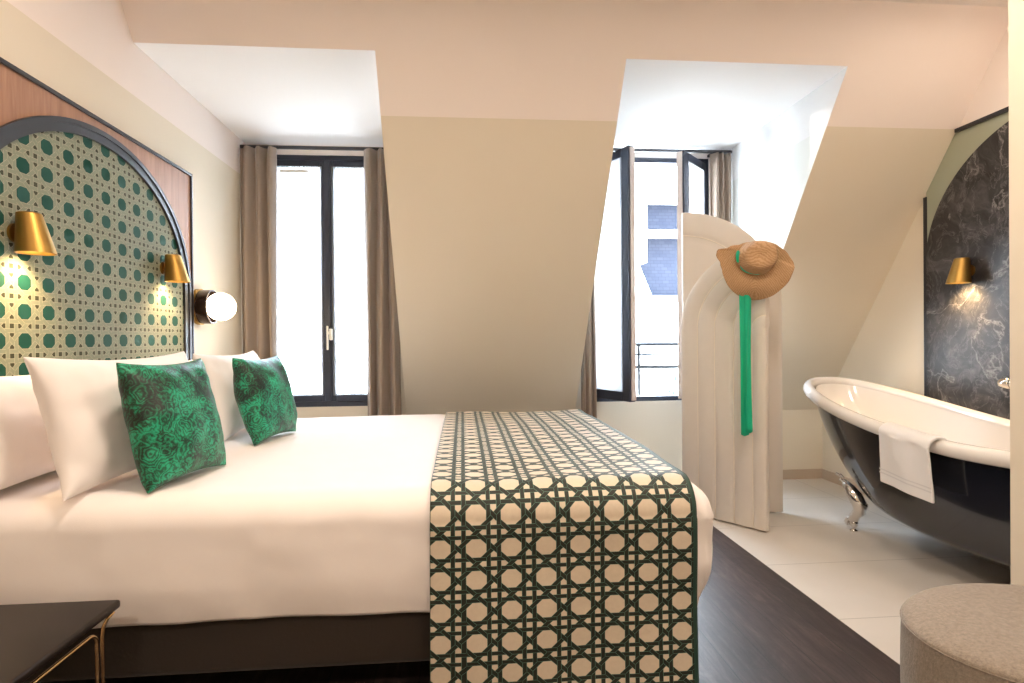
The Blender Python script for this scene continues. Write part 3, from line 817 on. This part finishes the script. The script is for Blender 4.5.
# ------------------------------------------------------------------ pillows
def pillow_mesh(w, h, t, pull=.06, seed=0, wr=.012, pw=.42):
    bm = BM(); n = 44
    sheets = []
    for sg in (1, -1):
        rows = []
        for i in range(n + 1):
            row = []
            for j in range(n + 1):
                u = -1 + 2 * i / n; v = -1 + 2 * j / n
                u = math.sin(u * pi / 2) ; v = math.sin(v * pi / 2)
                x = w / 2 * u * (1 - pull * (1 - v * v) ** 1.0 * abs(u)); y = h / 2 * v * (1 - pull * 1.2 * (1 - u * u) * abs(v))
                e = max(0, (1 - u * u) * (1 - v * v)) ** pw
                z = sg * t / 2 * e
                if e > 0: z += wr * noise(x * 9, y * 9, seed + sg) * min(1, e * 2) + wr * .5 * noise(x * 22, y * 22, seed + 3 + sg) * (1 - e * .5) * min(1, e * 4)
                if sg == -1 and (i in (0, n) or j in (0, n)): row.append(sheets[0][i][j])
                else: row.append(bm.verts.new((x, y, z)))
            rows.append(row)
        for i in range(n):
            for j in range(n):
                bm.faces.new((rows[i][j], rows[i + 1][j], rows[i + 1][j + 1], rows[i][j + 1]))
        sheets.append(rows)
    return bm
def place_pillow(name, w, h, t, bl, br, tl, mat, label, cat, seed, group=None, pull=.06, pw=.42, hang=0):
    if name == 'pillow': pull = .10
    """bl, br: bottom corners (world), tl: point giving the up direction"""
    bl, br, tl = Vector(bl), Vector(br), Vector(tl)
    X = (br - bl).normalized(); upv = (tl - bl); Yv = (upv - X * upv.dot(X)).normalized(); Z = X.cross(Yv)
    bm = pillow_mesh(w, h, t, pull, seed, pw=pw)
    o = build(name, bm, mat, None, smooth=True, label=label, cat=cat, group=group)
    mid = (bl + br) / 2 + Yv * h / 2
    o.matrix_world = Matrix.Translation(mid) @ Matrix((X, Yv, Z)).transposed().to_4x4()
    return o
# rear pair, standing against the headboard
place_pillow('pillow', .72, .36, .17, (-1.33, 1.60, .650), (-1.33, 2.32, .650), (-1.37, 1.60, 1.1), M['linen'], 'white pillow against the headboard, at the left edge of the photo', 'pillow', 1)
place_pillow('pillow', .72, .36, .17, (-1.33, 2.50, .650), (-1.33, 3.22, .650), (-1.37, 2.50, 1.1), M['linen'], 'white pillow against the headboard, mostly hidden behind the nearer green cushion', 'pillow', 2)
# front pair
place_pillow('pillow', .72, .41, .20, (-1.085, 1.69, .655), (-.990, 2.40, .655), (-1.195, 1.71, 1.06), M['linen'], 'white pillow in front, leaning, with the nearer green cushion before it', 'pillow', 3)
place_pillow('pillow', .72, .40, .20, (-1.03, 2.62, .655), (-1.03, 3.34, .655), (-1.16, 2.62, 1.06), M['linen'], 'white pillow between the two green cushions', 'pillow', 4)
# green cushions
place_pillow('cushion', .38, .385, .16, (-.895, 1.745, .656), (-.825, 2.115, .656), (-.985, 1.765, 1.035), M['malachite'], 'green malachite patterned cushion, the larger looking one nearer the camera', 'cushion', 5, pull=.075)
place_pillow('cushion', .385, .375, .16, (-.855, 2.49, .655), (-.795, 2.86, .655), (-.945, 2.51, 1.035), M['malachite'], 'green malachite patterned cushion farther away, before the closed window', 'cushion', 6, pull=.075)

# ------------------------------------------------------------------ bedside table
bt = empty('bedside_table', (-1.19, 1.35, 0)); tag(bt, 'dark brown bedside table with thin gold legs', 'bedside table')
build('table_top', bx(-1.485, -.885, 1.10, 1.592, .402, .424, bev=.007, seg=3), M['tabletop'], bt, angle=35)
def frame_side(x):
    bm = BM(); y0, y1, zt = 1.14, 1.528, .370; rr_ = .03
    pts = [(x, y0, 0)] + [(x, y0 + rr_ * (1 - cos(q)), zt - rr_ * (1 - sin(q))) for q in [pi / 2 * k / 6 for k in range(7)]] + [(x, y1 - rr_ * (1 - cos(q)), zt - rr_ * (1 - sin(q))) for q in [pi / 2 * (6 - k) / 6 for k in range(7)]] + [(x, y1, 0)]
    tube(bm, pts, .0045, 10); return bm
build('leg_frame', frame_side(-.908), M['rod'], bt, smooth=True); build('leg_frame', frame_side(-1.445), M['rod'], bt, smooth=True)
for x, sx in ((-.915, 1), (-1.455, -1)):
    for y, sy in ((1.562, 1), (1.126, -1)):
        bm = BM(); tube(bm, [(x, y, 0), (x, y, .34), (x + sx * .002, y + sy * .001, .365), (x + sx * .010, y + sy * .004, .385), (x + sx * .022, y + sy * .010, .400)], .0045, 10); build('leg', bm, M['rod'], bt, smooth=True)

# ------------------------------------------------------------------ pouf
pf = empty('pouf', (1.405, 1.27, 0)); tag(pf, 'round taupe boucle pouf on the floor at the lower right', 'pouf')
PRX, PRY, PH = .335, .272, .405
def pouf(u, v):
    th = 2 * pi * u
    if v < .5:
        q = v / .5; sc_ = 1.0 - .02 * (1 - q) + .015 * sin(q * pi); z = .012 + (PH - .045) * q
    else:
        q = (v - .5) / .5; sc_ = cos(q * pi / 2) ** .42 if q < 1 else 0; z = PH - .033 + .033 * sin(q * pi / 2) ** .9
    return (1.405 + PRX * sc_ * cos(th), 1.27 + PRY * sc_ * sin(th), z)
bm = BM(); grid(bm, 96, 60, pouf, closed_u=True); bmesh.ops.remove_doubles(bm, verts=bm.verts[:], dist=.0005)
build('pouf_body', bm, M['boucle'], pf, smooth=True)
bm = BM(); tube(bm, [(1.405 + (PRX + .001) * cos(2 * pi * k / 80), 1.27 + (PRY + .001) * sin(2 * pi * k / 80), PH - .034) for k in range(80)], .0014, 8, closed=True)
build('seam_piping', bm, M['boucle'], pf, smooth=True)
bm = BM(); lathe(bm, [(0, 0), (.19, 0), (.19, .014), (0, .014)], 48, Matrix.Translation((1.405, 1.27, 0)) @ Matrix.Scale(1.1, 4, (1, 0, 0))); build('foot_ring', bm, M['black'], pf)

# ------------------------------------------------------------------ neighbouring house across the street
nb = empty('neighbouring_house', (4, 10, -6)); tag(nb, 'pale house with a blue slate roof seen through the open window', 'building')
def pxp(x, y, Yd):
    d = cam_dir(x, y); t_ = Yd / d.y; return Vector((d.x * t_, Yd, 1.0887 + d.z * t_))
YS = 10.0
p_r0 = pxp(640, 296, YS)           # eaves level
ze = p_r0.z; zr = pxp(650, 165, YS).z
bm = BM(); box(bm, -4, 9, YS + .25, YS + 6, -8, ze); build('facade', bm, M['facade'], nb)
bm = BM(); box(bm, -4, 9, YS + .05, YS + .45, ze - .10, ze + .02); build('gutter', bm, M['rail'], nb)
bm = prism(BM(), [(YS + .25, ze), (YS + 1.0, zr + .4), (YS + 6, zr + .4), (YS + 6, ze)], 'X', -4, 9); build('roof', bm, M['slate'], nb)
# white dormer / chimney masses in front of the slates
q0 = pxp(600, 200, YS); q1 = pxp(647, 262, YS)
bm = BM(); box(bm, q0.x - 1.5, pxp(648, 262, YS).x, YS + .05, YS + 1.6, pxp(640, 262, YS).z, zr + .9); build('dormer', bm, M['facade'], nb)
bm = prism(BM(), [(pxp(636, 262, YS).x - .5, pxp(636, 262, YS).z), (pxp(638, 262, YS).x, pxp(636, 262, YS).z), (pxp(652, 296, YS).x, ze), (pxp(636, 296, YS).x - .5, ze)], 'Y', YS, YS + .9); build('parapet', bm, M['facade'], nb)
bm = BM(); box(bm, q1.x - .3, 9, YS + .15, YS + 1.0, pxp(660, 233, YS).z, pxp(660, 228, YS).z); build('roof_band', bm, M['facade'], nb)
bm = BM(); box(bm, pxp(640, 190, YS).x, 9, YS + .4, YS + 5, pxp(660, 195, YS).z, zr + 1.5); build('upper_wall', bm, M['facade'], nb)
for x in (3.1, 4.5, 5.9):
    bm = BM(); box(bm, x, x + .8, YS + .21, YS + .26, -2.2, -.3); w = build('window', bm, M['slate'], nb)
# street slab
build('street', bx(-10, 14, T + .4, 22, -8.2, -8), plain('pale_paving', (.58, .57, .55), .9), label='street below the windows', kind='structure')
# potted plant on the neighbour-side ledge
pp = empty('potted_plant', (1.80, 4.66, .5)); tag(pp, 'small leafy plant in a grey pot behind the balcony railing', 'plant')
bm = lathe(BM(), [(0, .5), (.045, .5), (.06, .60), (.052, .60), (.05, .585), (0, .585)], 20, Matrix.Translation((1.70, 4.66, 0))); build('pot', bm, M['pot'], pp, angle=40)
bm = BM()
for k in range(90):
    th = random.random() * 2 * pi; r_ = .075 * random.random() ** .5; z = .62 + .20 * random.random()
    c_ = Vector((1.70 + r_ * cos(th), 4.66 + r_ * sin(th) * .9, z)); dv = Vector((random.uniform(-1, 1), random.uniform(-1, 1), random.uniform(0, 1))).normalized() * .025; sd = dv.cross(Vector((0, 0, 1))).normalized() * .009
    v_ = [bm.verts.new(c_ - dv), bm.verts.new(c_ + sd), bm.verts.new(c_ + dv), bm.verts.new(c_ - sd)]; bm.faces.new(v_)
build('foliage', bm, M['leaf'], pp)
bm = BM()
for k in range(7):
    th = k * .9; tube(bm, [(1.70, 4.66, .585), (1.70 + .03 * cos(th), 4.66 + .03 * sin(th), .70), (1.70 + .05 * cos(th), 4.66 + .05 * sin(th), .78)], .0025, 5)
build('stem', bm, M['leaf'], pp)

# ------------------------------------------------------------------ unseen ceiling lamps; the bedroom ones are added as fill light
for i, (x, y, en, gl) in enumerate(((-.35, 1.45, 20, 'a'), (1.1, 1.45, 20, 'a'), (-.5, -1.1, 32, 'a'), (1.2, -1.1, 20, 'a'), (2.32, 2.12, 7, 'b'))):
    r = empty('unseen_ceiling_light', (x, y, Zt)); tag(r, 'added unseen fill lamp, round with opal glass, above the bedroom floor' if gl == 'a' else 'round flush ceiling lamp above the bathtub', 'ceiling lamp', group='added fill lamps over the bedroom' if gl == 'a' else None)
    bm = lathe(BM(), [(.17, 0), (.19, 0), (.19, -.03), (.17, -.03)], 40, close=True); build('lamp_rim', bm, M['white'], r, local=True, angle=40)
    bm = lathe(BM(), [(0, -.001), (.17, -.001), (.17, -.022), (0, -.030)], 40); build('diffuser', bm, M['unseen_lamp'], r, local=True, angle=60)
    L = bpy.data.lights.new('unseen_lamp_light', 'AREA'); L.shape = 'DISK'; L.size = .34; L.energy = en; L.color = (1, .83, .67)
    lo = bpy.data.objects.new('unseen_lamp_light', L); link(lo); lo.parent = r; lo.location = (0, 0, -.034)

# ------------------------------------------------------------------ daylight
L = bpy.data.lights.new('sun_glint', 'SPOT'); L.energy = 2200; L.color = (1, .97, .92); L.spot_size = R(4.6); L.spot_blend = .15; L.shadow_soft_size = .06
lo = bpy.data.objects.new('sun_glint', L); link(lo); lo.location = (-1.75, 9.6, 2.62); lo.rotation_euler = (Vector((1.56, 4.1, 2.17)) - lo.location).to_track_quat('-Z', 'Y').to_euler()
for n_, w in W.items():
    L = bpy.data.lights.new('window_portal', 'AREA'); L.shape = 'RECTANGLE'; L.size = w[1] - w[0]; L.size_y = w[3] - w[2]
    L.cycles.is_portal = True
    lo = bpy.data.objects.new('window_portal', L); link(lo); lo.location = ((w[0] + w[1]) / 2, T + .02, (w[2] + w[3]) / 2); lo.rotation_euler = (-pi / 2, 0, 0)
wd = bpy.data.worlds.new('sky'); bpy.context.scene.world = wd; wd.use_nodes = True
nt = wd.node_tree; bg = nt.nodes['Background']
tc = nt.nodes.new('ShaderNodeTexCoord'); sp = nt.nodes.new('ShaderNodeSeparateXYZ'); nt.links.new(tc.outputs['Generated'], sp.inputs[0])
rp = nt.nodes.new('ShaderNodeValToRGB'); nt.links.new(sp.outputs[2], rp.inputs[0])
rp.color_ramp.elements[0].color = (.80, .90, 1, 1); rp.color_ramp.elements[1].color = (.60, .78, 1, 1)
nt.links.new(rp.outputs[0], bg.inputs[0]); bg.inputs[1].default_value = 38.0

# ------------------------------------------------------------------ camera
F, yaw, pitch, roll, H = 584.67, .0851739, -.0047696, .0083136, 1.08867
def w_(u, y, w):
    c, s = cos(roll), sin(roll); u, w = c * u + s * w, -s * u + c * w
    c, s = cos(pitch), sin(pitch); Y = c * y - s * w; Z = s * y + c * w
    c, s = cos(yaw), sin(yaw); return Vector((c * u + s * Y, -s * u + c * Y, Z))
cam = bpy.data.cameras.new('camera'); co = bpy.data.objects.new('camera', cam); link(co)
rt_, fw_, up_ = w_(1, 0, 0), w_(0, 1, 0), w_(0, 0, 1)
Mc = Matrix((rt_, up_, -fw_)).transposed().to_4x4(); Mc.translation = Vector((0, 0, H)); co.matrix_world = Mc
cam.sensor_width = 36; cam.lens = F * 36 / 1024; cam.clip_start = .02; cam.clip_end = 200
S = bpy.context.scene; S.camera = co
S.view_settings.view_transform = 'Standard'; S.view_settings.look = 'None'; S.view_settings.gamma = 1; S.view_settings.use_curve_mapping = False
S.view_settings.exposure = .17
S.cycles.max_bounces = 12; S.cycles.diffuse_bounces = 8; S.cycles.transparent_max_bounces = 16; S.cycles.sample_clamp_indirect = 8
